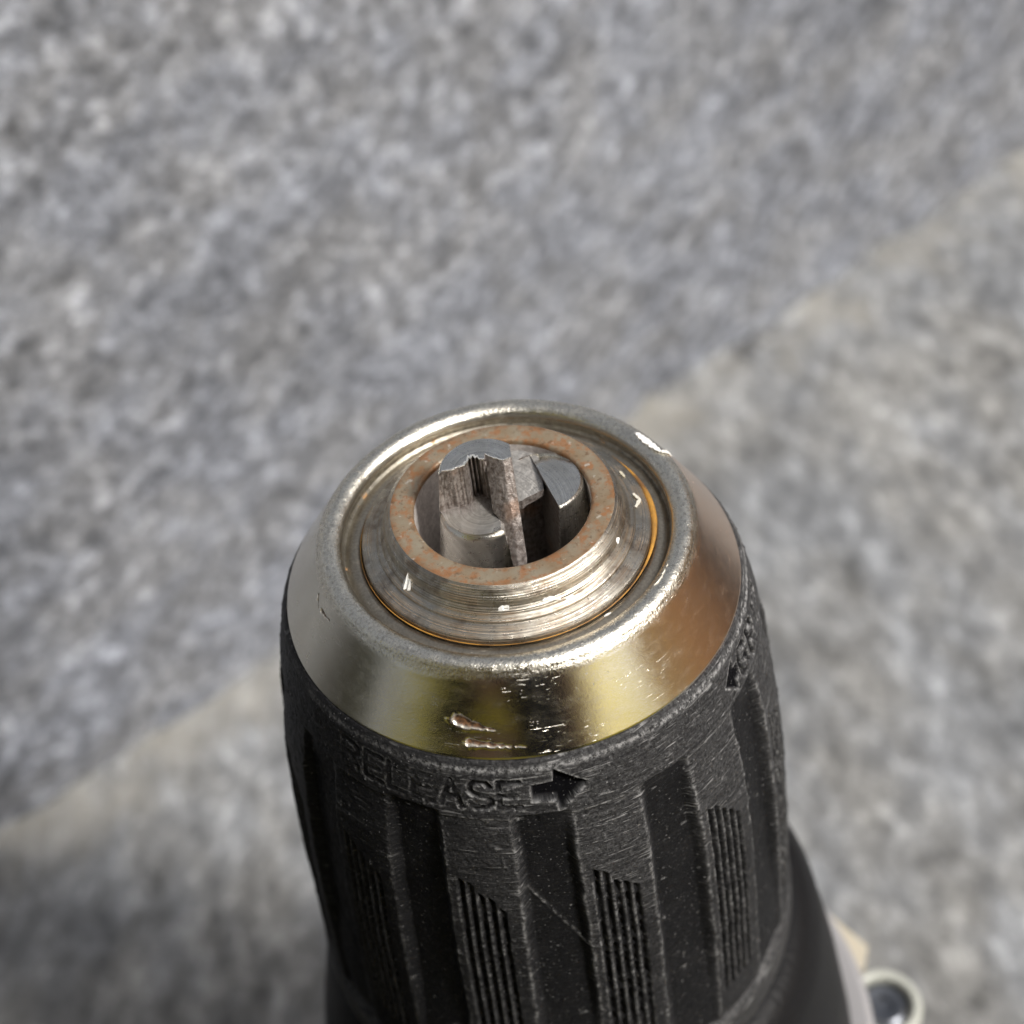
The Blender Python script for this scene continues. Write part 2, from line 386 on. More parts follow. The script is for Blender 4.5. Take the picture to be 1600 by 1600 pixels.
# --- nickel shell
def shell():
    bead = [(15.2+1.12*cos(a), -3.52+1.12*sin(a)) for a in np.linspace(radians(205), radians(30), 34)]
    prof = np.array([(12.62, -5.4), (12.62, -4.05), (12.72, -3.92), (13.1, -3.88), (13.62, -3.95), (13.84, -4.12), (14.02, -4.2)]+bead+
                    [tuple(p) for p in resample([(16.35, -3.14), (20.0, -8.83)], .085)]+[(20.03, -9.0), (19.98, -9.2), (19.6, -9.4)])
    ph = np.radians(np.concatenate([np.arange(-215, 35, .3), np.arange(35, 145, 1.5)]))
    P, K = np.meshgrid(ph, np.arange(len(prof)), indexing='ij')
    R = prof[:, 0][K]; Z = prof[:, 1][K]
    s = np.concatenate([[0], np.cumsum(np.hypot(*np.diff(prof, axis=0).T))])[K]
    U = (P+pi/2)*18.3
    phd = np.degrees(P)+90      # 0 = facing the camera
    cone = sstep(16.4, 16.9, R)*(Z < -3.2)
    isbead = sstep(14.1, 14.5, R)*(1-sstep(16.2, 16.7, R))
    groove = np.exp(-((R-14.15)/.42)**2)*(Z < -3.3)
    # tiny dents along the bead
    dz = isbead*(.06*(vnoise(U/1.3, s/1.2, 31)-.5)+.03*(vnoise(U/.5, s/.5, 32)-.5))
    # gentle unevenness of the pressed sheet
    dn = cone*(.10*(vnoise(U/4.5+3, s/4, 33)-.5)*np.exp(-((phd+16)/15)**2)+.02*(vnoise(U/2, s/2, 36)-.5)*np.exp(-((phd+10)/35)**2))
    # gouges: image positions -> (phd, radius along cone)
    gg = np.zeros_like(R)
    r_here = 15.9+(R-16.3)*1.0
    def gouge(p0, q0, p1, q1, wid, dep):
        nonlocal dn, gg
        ax, ay = (p0)*radians(1)*18.3, q0; bx, by = p1*radians(1)*18.3, q1
        x = U; y = R*1.85
        ay *= 1.85; by *= 1.85
        t = np.clip(((x-ax)*(bx-ax)+(y-ay)*(by-ay))/((bx-ax)**2+(by-ay)**2), 0, 1)
        d = np.hypot(x-(ax+t*(bx-ax)), y-(ay+t*(by-ay)))
        ww = wid*(1-.92*t)*(.7+.6*vnoise(x*2.2+q0, y*0, 61))
        d = d+.22*(vnoise(x*3.5, y*3.5, 62)-.5)
        core = np.clip(1-d/ww, 0, 1)*cone
        dn = dn-dep*np.minimum(core*1.6, 1)*(1-.5*t)
        lip = np.exp(-((d-ww*1.15)/(.16))**2)*cone
        dn = dn+.05*lip*(1-t)*(y > ay+t*(by-ay))
        gg = np.maximum(gg, np.minimum(core*2.2, 1))
    gouge(-19.0, 18.35, -9.5, 18.75, .50, .22)
    gouge(-15.5, 19.3, -1.5, 19.55, .28, .20)
    gouge(-71, 17.1, -66, 17.0, .22, .25)
    gouge(-76, 16.9, -73, 17.25, .16, .2)
    # broad shallow dent round the gouges
    dn = dn-.16*np.exp(-((phd+13)/9)**2-((R-18.9)/1.0)**2)*cone
    nr, nz = .854, .521
    R2 = R+dn*nr; Z2 = Z+dn*nz+dz
    V = np.stack([R2*np.cos(P), R2*np.sin(P), Z2], -1).reshape(-1, 3)
    o = mesh_obj('nose_shell', V, grid_faces(len(ph), len(prof), True), M_shell, drill, True, 50)
    add_attr(o, 'bead', isbead.ravel()); add_attr(o, 'gouge', gg.ravel()); add_attr(o, 'groove', groove.ravel())
    add_attr(o, 'front', np.clip(np.exp(-((phd-4)/24)**2)+isbead*.5+.06+.7*np.exp(-((phd+68)/9)**2), 0, 1).ravel())
    add_attr(o, 'flange', ((1-sstep(13.7, 14.0, R))*(Z < -3.2)).ravel())
    brown_refl = sstep(34, 52, phd)*(1-sstep(150, 175, phd))*sstep(16.2, 16.6, R)  # right-hand range of the cone that gets the painted brown reflection
    brown_refl = np.where(phd < -125, 0, brown_refl)
    add_attr(o, 'brown_reflection', brown_refl.ravel())
    add_uv(o, U.ravel(), s.ravel())
    return o
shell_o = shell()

# thin ochre ring lying in the gap between collar and shell, thickest on the right
def gap_ring():
    ph = np.linspace(-pi, pi, 360, endpoint=False); n = 10
    a = np.linspace(0, 2*pi, n, endpoint=False)
    th = .025+.24*np.exp(-((np.degrees(ph)-2)/24)**2)+.04*(vnoise(np.degrees(ph)/12, ph*0, 3))
    P, A = np.meshgrid(ph, a, indexing='ij'); T = th[:, None]
    R = 12.60+.10*np.exp(-((np.degrees(P)-5)/30)**2)+T*np.cos(A); Z = -3.72+T*.9*np.sin(A)+.1*np.exp(-((np.degrees(P)-2)/24)**2)
    V = np.stack([R*np.cos(P), R*np.sin(P), Z], -1).reshape(-1, 3)
    i, j = np.meshgrid(np.arange(360), np.arange(n), indexing='ij'); i2 = (i+1) % 360; j2 = (j+1) % n
    F = np.stack([i*n+j, i2*n+j, i2*n+j2, i*n+j2], -1).reshape(-1, 4)
    return mesh_obj('gap_ring', V, F, M_ochre, collar)
gap_ring()

# --- jaws (x right, y away from the viewer)
def jaw(name, cx, cy, r, tilt, ztop, zbot, front, back, xlim, rawfn, topz=None, nx=70, nz=60, extra_levels=(), step=None, fin=None):
    """stack of cross-sections; front(x,z), back(x,z) clip the round rod"""
    lv = np.sort(np.concatenate([np.linspace(zbot, ztop-.25, nz), [ztop-.12, ztop-.04, ztop], extra_levels]))
    rows = []; raws = []
    for z in lv:
        c = np.array([cx+tilt[0]*(ztop-z), cy+tilt[1]*(ztop-z)]); bev = .18*sstep(ztop-.22, ztop, z)
        rr_ = r-bev
        if step is not None and z <= step: rr_ = r-.30*sstep(step-.75, step, z)**2
        x0, x1 = max(c[0]-rr_, xlim[0](z)), min(c[0]+rr_, xlim[1](z))
        t = np.linspace(0, 1, nx); xs = x0+(x1-x0)*(.5-.5*np.cos(pi*t))*.7+(x1-x0)*t*.3
        h = np.sqrt(np.maximum(rr_**2-(xs-c[0])**2, 0))
        fr = front(xs, z); f = np.maximum(c[1]-h, fr)
        if fin is not None: f = np.where((xs > fin(z)) & (fr > -50), fr, f)
        b = np.minimum(c[1]+h, back(xs, z)); f = np.minimum(f, b)
        cut_f = (front(xs, z) > c[1]-h+.02); cut_b = (back(xs, z) < c[1]+h-.02)
        zf = np.full(nx, z) 
        per = np.concatenate([np.stack([xs, f, zf], 1), np.stack([xs, b, zf], 1)[::-1]])
        rw = np.concatenate([cut_f*1.0, (cut_b*1.0)[::-1]])
        if fin is not None: rw[:nx] = np.maximum(rw[:nx], xs > fin(z))
        if x1 < c[0]+rr_-.05: rw[nx-1] = 1; rw[nx] = 1
        rows.append(per); raws.append(rw)
    A = np.array(rows); n = A.shape[1]; L = len(lv)
    V = A.reshape(-1, 3); raw = np.array(raws).reshape(-1)
    F = []
    k, j = np.meshgrid(np.arange(L-1), np.arange(n), indexing='ij'); j2 = (j+1) % n
    F = np.stack([k*n+j, k*n+j2, (k+1)*n+j2, (k+1)*n+j], -1).reshape(-1, 4)
    # separate top cap with own vertices: quads between front and back samples
    capv = A[-1].copy(); base = len(V)
    m_ = 9; f = capv[:nx]; b = capv[nx:][::-1]
    cap = np.array([[f[i]+(b[i]-f[i])*q for q in np.linspace(0, 1, m_)] for i in range(nx)])
    if topz is not None: cap[:, :, 2] += topz(cap[:, :, 0], cap[:, :, 1])
    V = np.concatenate([V, cap.reshape(-1, 3)]); raw = np.concatenate([raw, np.zeros(nx*m_)])
    G = grid_faces(nx, m_)+base
    if topz is not None:
        V[(L-1)*n:(L-1)*n+n, 2] += topz(V[(L-1)*n:(L-1)*n+n, 0], V[(L-1)*n:(L-1)*n+n, 1])
    o = mesh_obj(name, V, np.concatenate([F, G]), M_jaw, drill, True, 32)
    if rawfn is not None: raw = np.maximum(raw*1.0, rawfn(V))
    add_attr(o, 'raw', raw); return o

# left jaw: broken, back half stands proud of the collar
def fin1(z): return -.88+.75*(1-sstep(-.2, .6, z))+.35*(1-sstep(-4, -.2, z))+.12*(float(vnoise(np.array([z*2.0]), np.array([0.]), 3)[0])-.5)
def f1(x, z):
    zz_ = .15-.70*(4.5-max(z, 0))+(max(.45*z, -1.6) if z < 0 else 0)
    strip = zz_+.10*(vnoise(x*2.5, z*1.2+0*x, 5)-.5)+.04*(vnoise(x*9, z*7+0*x, 6)-.5)+.55*np.abs(x-.62)**1.5
    brk = -.22+.16*(x+4.8)+.35*(vnoise(x*2.2+7, z*.25+0*x, 8)-.5)+.9*np.exp(-((x+1.9)/.55)**2)*(1+.2*np.sin(x*16)) + .14*np.sin(x*19)*np.exp(-((x+1.9)/.9)**2)+.05*(vnoise(x*7, z*2.5+0*x, 9)-.5)
    left = brk if z > .12 else np.full_like(x, -99.0)
    lim = fin1(z)
    return np.where(x > lim, strip, left)
jaw1 = jaw('jaw', -1.25, -.25, 3.55, (-.115, -.04), 4.5, -14, f1, lambda x, z: x*0+99, (lambda z: -99, lambda z: 1.28+.02*(4.5-z)),
    lambda V: np.zeros(len(V)), nx=130, nz=140, extra_levels=[-.6, -.45, -.32, -.2, -.1, -.02, .04, .08, .11, .13, .2], step=.12, fin=fin1)
# right jaw, lower, top rounded
def f2(x, z):   # keep the side right of a line
    return np.where(x < 4.8, 2.3-(x-3.8)*4.0+.10*(vnoise(x*4, z*3+0*x, 15)-.5), -99)
jaw('jaw', 3.45, 2.1, 3.65, (.24, .20), -.35, -14, f2, lambda x, z: x*0+99, (lambda z: 2.0, lambda z: 99),
    lambda V: np.zeros(len(V)), topz=lambda x, y: -.35*np.maximum(0, np.hypot(x-4.7, y-1.7)-2.75))
# back jaw, deeper still, seen between the two
jaw('jaw', 1.4, 3.2, 3.3, (.02, .2), -.7, -14, lambda x, z: .4+.5*(x-1.5)+.75*min(3.0, max(0., -.75-z))+.12*(vnoise(x*4, z*3+0*x, 25)-.5), lambda x, z: x*0+99, (lambda z: 1.36, lambda z: 3.7),
    lambda V: np.full(len(V), .55), topz=lambda x, y: -.40*(4.6-y)*.6)

# --- paint flakes (thin, irregular, stuck to the metal)
def surf_z(r):
    P = np.array(pc+[(12.6, -3.95), (13.6, -3.95), (14.1, -4.15), (14.4, -3.3), (14.8, -2.5), (15.2, -2.40), (15.7, -2.52), (16.1, -2.85), (16.35, -3.14), (20.0, -8.83)])
    q = P[np.argsort(P[:, 0])]; return np.interp(r, q[:, 0], q[:, 1])
def flake(pts, wid, parent, mat=M_flake, lift=.06, thick=.05, seed=0, z0=None, name='paint_flake'):
    """ribbon of varying width following a polyline of (x, y) on the metal"""
    rs = np.random.default_rng(seed); P = resample(pts, .22); n = len(P)
    d = np.gradient(P, axis=0); d /= np.linalg.norm(d, axis=1)[:, None]+1e-9; nn = np.stack([-d[:, 1], d[:, 0]], 1)
    t = np.linspace(0, 1, n); ww = wid*(np.sin(pi*np.clip(t*.9+.05, 0, 1))**.5)*(.65+.7*rs.random(n))
    a = P+nn*ww[:, None]*.5; b = P-nn*ww[:, None]*.5
    V = []
    for q, h in ((a, lift+thick), (b, lift+thick), (a, lift-.05), (b, lift-.05)):
        z = (surf_z(np.hypot(q[:, 0], q[:, 1])) if z0 is None else z0)+h+.05*rs.random(n)
        V.append(np.stack([q[:, 0], q[:, 1], z], 1))
    V = np.concatenate(V); F = []
    for i in range(n-1):
        F += [(i, i+1, n+i+1, n+i), (2*n+i, 3*n+i, 3*n+i+1, 2*n+i+1), (i, 2*n+i, 2*n+i+1, i+1), (n+i, n+i+1, 3*n+i+1, 3*n+i)]
    F += [(0, n, 3*n, 2*n), (n-1, 3*n-1, 4*n-1, 2*n-1)]
    return mesh_obj(name, V, F, mat, parent, False)
flake([(12.75, 8.5), (13.5, 7.2), (14.4, 5.75)], .62, shell_o, seed=1, lift=.12)
flake([(14.5, 5.7), (15.3, 6.2), (15.25, 7.5)], .40, shell_o, seed=2, lift=.15)
flake([(9.4, -10.6), (10.3, -10.05), (11.5, -9.1), (12.7, -7.3)], .42, shell_o, seed=3)
flake([(-9.0, -5.7), (-8.75, -5.95), (-8.4, -6.4)], .6, collar, seed=4)
flake([(11.3, 1.5), (11.75, .75), (11.25, -.2)], .34, collar, simple('pale_chip', (.55, .52, .45), .6), lift=.12, seed=5)
flake([(10.6, 4.6), (10.9, 3.8)], .28, collar, simple('buff_chip', (.50, .46, .36), .6), seed=6)
flake([(1.2, -13.65), (2.2, -13.6)], .22, shell_o, seed=7)
for k, (a, b) in enumerate([((2.1, -10.2), (3.6, -9.9)), ((-1.5, -10.35), (-.6, -10.4)), ((4.0, -9.85), (4.7, -9.6)), ((8.9, -5.2), (9.2, -4.7)), ((-4.5, -13.2), (-4.2, -13.3)), ((6.9, -10.9), (7.5, -10.6))]):
    flake([a, b], .16, collar if math.hypot(*a) < 12.5 else shell_o, seed=20+k)

bx = np.linspace(-4.55, -.95, 26); by = f1(bx, 4.5)+.02
flake(list(zip(bx, by)), .17, jaw1, simple('bright_burr', (.85, .84, .80), .25, .8), lift=.02, thick=.05, seed=9, z0=4.5, name='burr')
bx = np.linspace(-.85, 1.2, 14); by = f1(bx, 4.5)+.02
flake(list(zip(bx, by)), .10, jaw1, bpy.data.materials['bright_burr'], lift=.02, thick=.04, seed=10, z0=4.5, name='burr')

# --- black sleeve
def m_sleeve():
    t = NT('black_nylon'); v = t.coord('UV')
    wear_shade = t.attr('wear_shade'); edge = t.attr('edge')
    sp = t.noise(v, 2.2, 6, .75); sp2 = t.noise(v, 5.0, 3, .7)
    rub = t.noise(t.coord('UV', (.35, 3.0, 1)), 1.2, 4, .7, 1.2)
    scr = t.ramp(t.noise(t.coord('UV', (.22, 3.2, 1)), 1.3, 3, .5, 1.0), [(.60, 0.), (.645, 1.)])
    dust = t.ramp(t.noise(v, 4.2, 2, .6), [(.66, 0.), (.71, 1.)])
    mot = t.noise(v, 3.4, 5, .8)
    gm = t.math('MULTIPLY', wear_shade, t.math('MULTIPLY', t.ramp(rub, [(.36, .25), (.66, 1.)]), t.ramp(mot, [(.40, .12), (.62, 1.)])))
    base = t.mix(gm, (.0045, .0045, .0055), (.135, .135, .140))
    sg = t.math('MULTIPLY', t.math('MULTIPLY', wear_shade, scr), t.ramp(t.noise(v, .8, 3, .6), [(.42, 0.), (.60, 1.)]))
    base = t.mix(t.math('MULTIPLY', sg, .85), base, (.36, .36, .365))
    base = t.mix(t.math('MULTIPLY', edge, t.ramp(sp, [(.45, 0.), (.58, 1.)])), base, (.34, .34, .345))
    base = t.mix(t.math('MULTIPLY', dust, .75), base, (.26, .258, .26))
    base = t.mix(t.ramp(t.noise(v, .25, 3), [(.5, 0.), (.75, .2)]), base, (.03, .029, .031))
    r = t.math('ADD', t.ramp(sp, [(.3, .38), (.7, .56)]), t.math('MULTIPLY', gm, .12))
    n = t.bump(sp, .00018, .7); n = t.bump(rub, .00007, .4, n); n = t.bump(sg, .00005, .6, n)
    t.set(color=base, rough=r, normal=n, spec=t.math('SUBTRACT', .17, t.math('MULTIPLY', t.attr('pit'), .15))); return t.m
M_sleeve = m_sleeve()
M_dark = simple('black_rubber', (.007, .007, .008), .5, 0, .00012, 1500)

# letter strokes, unit box 0..1 wide, 0..1 high
LET = {'R': [[(0, 0), (0, 1), (.6, 1), (.85, .88), (.85, .65), (.6, .52), (0, .52)], [(.45, .52), (.9, 0)]],
       'E': [[(.85, 1), (0, 1), (0, 0), (.85, 0)], [(0, .5), (.7, .5)]],
       'L': [[(0, 1), (0, 0), (.8, 0)]],
       'A': [[(0, 0), (.42, 1), (.85, 0)], [(.15, .35), (.7, .35)]],
       'S': [[(.82, .82), (.65, 1), (.2, 1), (0, .85), (0, .66), (.2, .53), (.65, .47), (.85, .33), (.85, .14), (.65, 0), (.18, 0), (0, .17)]],
       'G': [[(.85, .8), (.65, 1), (.2, 1), (0, .8), (0, .2), (.2, 0), (.65, 0), (.85, .2), (.85, .48), (.5, .48)]],
       'I': [[(.3, 0), (.3, 1)]],
       'P': [[(0, 0), (0, 1), (.6, 1), (.85, .88), (.85, .62), (.6, .48), (0, .48)]]}
def seg_dist(x, y, a, b):
    dx, dy = b[0]-a[0], b[1]-a[1]
    t = np.clip(((x-a[0])*dx+(y-a[1])*dy)/(dx*dx+dy*dy+1e-12), 0, 1)
    return np.hypot(x-a[0]-t*dx, y-a[1]-t*dy)
def poly_sd(x, y, P):
    d = np.full(x.shape, 1e9); ins = np.zeros(x.shape, bool)
    for a, b in zip(P, P[1:]+P[:1]):
        d = np.minimum(d, seg_dist(x, y, a, b))
        c = ((a[1] > y) != (b[1] > y)) & (x < (b[0]-a[0])*(y-a[1])/(b[1]-a[1]+1e-12)+a[0]); ins ^= c
    return np.where(ins, -d, d)

def sleeve():
    Zp = np.array([-9.05, -9.3, -9.6, -10.2, -13, -16, -20, -25, -32, -40, -48, -55.2, -56.2, -56.8])
    Rp = np.array([20.10, 20.30, 20.48, 20.75, 21.45, 22.2, 23.1, 23.75, 24.45, 25.0, 25.4, 25.75, 25.5, 24.6])
    zs = np.concatenate([[-12.0, -9.05, -9.06], np.arange(-9.12, -16.5, -.065), np.arange(-16.5, -55, -.11), np.arange(-55, -56.8, -.15), [-56.8, -56.85]])
    phd = np.concatenate([np.arange(-112, 112, .24), np.arange(112, 248, 1.6)])
    P, Zm = np.meshgrid(phd, zs, indexing='ij')
    R = np.interp(-Zm, -Zp, Rp); R[:, 0] = 19.7; R[:, 1] = 20.0; R[:, -1] = 20
    U = np.radians(P)*22.5; S_ = Zm.copy()
    h = np.zeros_like(R); wear_shade = np.ones_like(R)*.75; edge = np.zeros_like(R)
    # rounded front lip picks up wear
    edge = np.maximum(edge, np.exp(-((Zm+9.75)/.22)**2)*.9)
    # flutes
    per = 28.6
    wob = .5*(vnoise(P*0+Zm/1.6, np.round((P+1)/per)+0*Zm, 41)-.5)+.25*(vnoise(P*0+Zm/.5, np.round((P+1)/per)+0*Zm, 42)-.5)
    rel = ((P+1.0+per/2) % per)-per/2
    half = 6.4+.25*sstep(-20, -50, Zm)
    idx = np.round((P+1)/per)
    ztop = -14.15-1.0*np.abs(rel/6.4)**4*0
    top = 1-sstep(-14.75, -14.15, Zm+0*rel-.35*(np.abs(rel)/half)**3*0)
    side = 1-sstep(half-1.9, half+.45, np.abs(rel)+wob*.7)
    fl = top*side
    depth = .75*sstep(-14, -20, Zm)+.35
    # the flutes run out towards the rear
    run = 1-.55*sstep(-38, -50, Zm)
    h -= fl*depth*run
    wear_shade *= 1-fl*.93
    ed = np.exp(-((np.abs(rel)+wob-half-.35)/.38)**2)*top
    edge = np.maximum(edge, ed*.8*vnoise(U/1.1, Zm/.7, 49))
    # step line below the lettering band on the lands
    land = 1-side
    st = sstep(-14.95, -14.62, Zm)
    h -= .16*(1-st)*land*(1-sstep(-17, -24, Zm)*.0)
    edge = np.maximum(edge, np.exp(-((Zm+14.72)/.14)**2)*land*.9)
    # rib grooves on each land: start lower, five fine grooves
    rl = ((P-per/2+1.0+per/2) % per)-per/2        # 0 at land centre
    rl = rl+.6
    zst = -23.6+.45*(rl)*-1
    zstart = zst - .9*(vnoise(np.floor((rl+5.2)/2.08)+0*P, idx*3.1, 44)-.3)
    inb = sstep(-5.6, -5.2, rl)*(1-sstep(4.9, 5.3, rl))
    gro = .5-.5*np.cos((rl+5.2)/2.08*2*pi)
    on = (1-sstep(zstart-.25, zstart+.1, Zm))*sstep(-51.5, -50.2, Zm)
    crumble = .75+.9*(vnoise(rl*1.5, Zm/.55, 46)-.5)
    rib = inb*on*land
    h -= rib*(.62*gro**1.4*crumble)
    wear_shade = np.where(rib > .3, wear_shade*(.18+.5*(1-gro)**2), wear_shade)
    edge = np.maximum(edge, rib*(1-gro)**3*.75*(vnoise(U*1.3, Zm*1.1, 47)))
    wear_shade *= .16+.84*sstep(-48, 8, P+10*(vnoise(U/4, Zm/5, 59)-.5))  # left side darkened here: shade put into the scuff colour
    edge *= .25+.75*sstep(-45, 0, P)  # edge scuffs dimmed on the left by the same painted shade
    # lower part: worn less than the crown
    wear_shade *= .35+.65*sstep(-34, -22, Zm+3*(vnoise(U/3, Zm/3, 48)-.5))
    # diagonal scoop lines across a flute run-out
    for (a, b) in [((-7.1, -22.7), (4.3, -31.8)), ((4.3, -31.8), (11.7, -32.8))]:
        aa = (radians(a[0])*22.5, a[1]); bb = (radians(b[0])*22.5, b[1])
        d = seg_dist(U, Zm, aa, bb); h += .10*np.exp(-(d/.22)**2); edge = np.maximum(edge, np.exp(-(d/.14)**2)*.9*vnoise(U/.6, Zm/.6, 66))
    # lettering, cut 0.3 mm deep
    pit = np.zeros_like(R)
    def letter(ch, p0, width_deg, z0, hgt, depth, wdt=.24):
        nonlocal h, wear_shade, edge
        x0 = radians(p0)*22.5; wmm = radians(width_deg)*22.5
        sel = (np.abs(P-p0-width_deg/2) < width_deg) & (Zm < z0+hgt+1) & (Zm > z0-1)
        u = U[sel]; zz_ = Zm[sel]; d = np.full(u.shape, 9.)
        for stroke in LET[ch]:
            for a, b in zip(stroke[:-1], stroke[1:]):
                d = np.minimum(d, seg_dist(u, zz_, (x0+a[0]*wmm, z0+a[1]*hgt), (x0+b[0]*wmm, z0+b[1]*hgt)))
        cut = 1-sstep(wdt-.08, wdt+.10, d)
        er = sstep(.25, .6, vnoise(u/.9+3, zz_/.8, 71)*.6+vnoise(u/.35, zz_/.35, 72)*.4)*.75+.25; cut = cut*er
        h[sel] -= depth*cut; wear_shade[sel] *= 1-cut*min(1, depth/.1)
        edge[sel] = np.maximum(edge[sel], np.exp(-((d-wdt-.12)/.09)**2)*.9*min(1, depth/.18)*er)
    for ch, p0, dep in [('E', -9.6, .20), ('S', -15.9, .20), ('A', -22.6, .13), ('E', -29.2, .07), ('L', -35.4, .06), ('E', -41.8, .07), ('R', -48.6, .06)]:
        letter(ch, p0, 5.4, -13.45, 2.55, dep)
    for ch, p0 in [('G', 58.5), ('R', 65.5), ('I', 72.5), ('P', 76.8)]:
        letter(ch, p0, 5.0, -13.6, 2.7, .26, .28)
    k = radians(1)*22.5
    for Pg, dep in (([(-2.4*k, -12.9), (-2.4*k, -11.35), (2.6*k, -11.2), (2.9*k, -10.05), (9.9*k, -11.95), (3.3*k, -14.25), (2.9*k, -13.05)], .7),
                    ([(57.2*k, -12.7), (57.2*k, -11.5), (55*k, -11.5), (55*k, -10.5), (50.5*k, -12.1), (55*k, -13.7), (55*k, -12.7)], .22)):
        sdv = poly_sd(U, Zm, Pg); cut = 1-sstep(-.12, .07, sdv)
        pit = np.maximum(pit, cut); h -= dep*cut; wear_shade *= 1-cut; edge = np.maximum(edge*(1-cut), np.exp(-((sdv-.13)/.09)**2)*.9)
    # general roughness, nicks, chips on the top edge
    h += .07*(vnoise(U/.9, Zm/.9, 51)-.5)+.035*(vnoise(U/.35, Zm/.35, 52)-.5)+.10*(vnoise(U/4, Zm/4, 53)-.5)
    nick = np.clip(vnoise(U/.8+9, Zm/.6, 55)-.86, 0, 1)*7; h -= .10*nick*(Zm > -22); 
    blob = np.clip(vnoise(U/.5+19, Zm/.5, 57)-.90, 0, 1)*10; h += .12*blob; edge = np.maximum(edge, blob*.6)
    lastrows = (Zm > -9.3) | (Zm < -56.5); h[lastrows] = np.clip(h[lastrows], -.05, .05)
    # scraped patch at far left shoulder
    R2 = R+h; A = np.radians(P-90)
    V = np.stack([R2*np.cos(A), R2*np.sin(A), Zm], -1).reshape(-1, 3)
    o = mesh_obj('grip_sleeve', V, grid_faces(len(phd), len(zs), True), M_sleeve, drill, True)
    add_attr(o, 'wear_shade', np.clip(wear_shade, 0, 1).ravel()); add_attr(o, 'edge', np.clip(edge, 0, 1).ravel()); add_uv(o, U.ravel(), S_.ravel()); add_attr(o, 'pit', pit.ravel())
    return o
sleeve_o = sleeve()

# rear ring of the chuck, gear housing
rear = lathe('rear_ring', round_profile([(18, -56.6), (24.4, -57.0), (25.9, -57.8), (26.1, -61.5), (25.2, -62.2), (18, -62.4)], .6), M_sleeve, drill, 256)
add_attr(rear, 'wear_shade', np.full(len(rear.data.vertices), .45)); add_attr(rear, 'edge', np.full(len(rear.data.vertices), .12))
co = np.zeros(len(rear.data.vertices)*3); rear.data.vertices.foreach_get('co', co); co = co.reshape(-1, 3)/MM
add_uv(rear, np.arctan2(co[:, 1], co[:, 0])*25, co[:, 2]+co[:, 0]*0)
HX = 1.3
lathe('gear_housing', round_profile([(18, -62.6), (26.0, -63.2), (28.2, -67), (31.0, -80), (33.5, -95), (34.0, -118), (30, -119)], 2.0), M_dark, drill, 200, cx=HX)

# cream body shell below the gear housing, with screw bosses
M_cream = simple('cream_plastic', (.47, .425, .34), .42, 0, .00008, 900)
M_cream2 = simple('worn_pale_plastic', (.40, .41, .375), .4, 0, .00008, 900)
M_screw = simple('dark_screw_steel', (.16, .17, .19), .3, .9)
def loft(name, secs, mat, parent, n=64, p=3.0, smooth=True):
    """secs: (z, cx, cy, hx, hy) superellipse sections"""
    a = np.linspace(0, 2*pi, n, endpoint=False); rows = []
    for z, cx, cy, hx, hy in secs:
        c, s_ = np.cos(a), np.sin(a)
        rows.append(np.stack([cx+hx*np.sign(c)*np.abs(c)**(2/p), cy+hy*np.sign(s_)*np.abs(s_)**(2/p), 0*a+z], 1))
    A = np.array(rows); V = A.reshape(-1, 3); L = len(secs)
    k, j = np.meshgrid(np.arange(L-1), np.arange(n), indexing='ij'); j2 = (j+1) % n
    F = [tuple(x) for x in np.stack([k*n+j, (k+1)*n+j, (k+1)*n+j2, k*n+j2], -1).reshape(-1, 4)]
    F += [tuple(range(n)), tuple(range((L-1)*n, L*n))[::-1]]
    return mesh_obj(name, V, F, mat, parent, smooth, 45)
body = loft('body_shell', [(-111, 2, 2, 33, 33), (-112, 2, 2, 36, 36), (-118, 2, 2, 37.5, 37), (-150, 2, 2, 37, 38), (-188, 2, 2, 34, 35), (-198.6, 2, 2, 30, 31), (-199.6, 2, 2, 28, 29)], M_cream, drill)
def boss(x, y, z, r, h):
    b = lathe('screw_boss', round_profile([(r*.70, z-2.4), (r*.72, z-.3), (r*.80, z), (r*.92, z), (r, z-.6), (r*1.1, z-h)], .25), M_cream2, body, 64, cx=x, cy=y)
    s = lathe('screw', [(.01, z-1.7), (r*.2, z-1.6), (r*.26, z-.9), (r*.50, z-.7), (r*.64, z-1.2), (r*.66, z-3)], M_screw, body, 48, cx=x, cy=y)
    return b
boss(42.8, 5.5, -112, 5.2, 14)
# web joining boss and body (a thick ear)
def ear():
    secs = []
    P = [(28, -6), (36, -4), (39.5, 1), (40.5, 8), (40.6, 10), (43.2, 15), (39.3, 20.5), (33, 27), (28, 27)]
    n = len(P); V = [(x, y, -114) for x, y in P]+[(x, y, -126) for x, y in P]
    F = [tuple(range(n)), tuple(range(2*n-1, n-1, -1))]+[(i, i+n, (i+1) % n+n, (i+1) % n) for i in range(n)]
    return mesh_obj('screw_ear', V, F, M_cream, body, False)
ear()
def slab_x(name, secs, mat, parent, p=4.0, n=48):
    a = np.linspace(0, 2*pi, n, endpoint=False); V = []
    for x, cy, cz, hy, hz in secs:
        for q in a: V.append((x, cy+hy*np.sign(cos(q))*abs(cos(q))**(2/p), cz+hz*np.sign(sin(q))*abs(sin(q))**(2/p)))
    L = len(secs); F = [(k*n+j, k*n+(j+1) % n, (k+1)*n+(j+1) % n, (k+1)*n+j) for k in range(L-1) for j in range(n)]+[tuple(range(n))[::-1], tuple(range((L-1)*n, L*n))]
    return mesh_obj(name, V, F, mat, parent, True, 40)
slab_x('shade_handle', [(-25, -8, -160, 22, 24), (-60, -10, -160, 18, 22), (-95, -12, -162, 18, 22), (-125, -12, -164, 24, 30)], M_dark, drill)  # unseen handle, added to cast shade on the lower-left ground
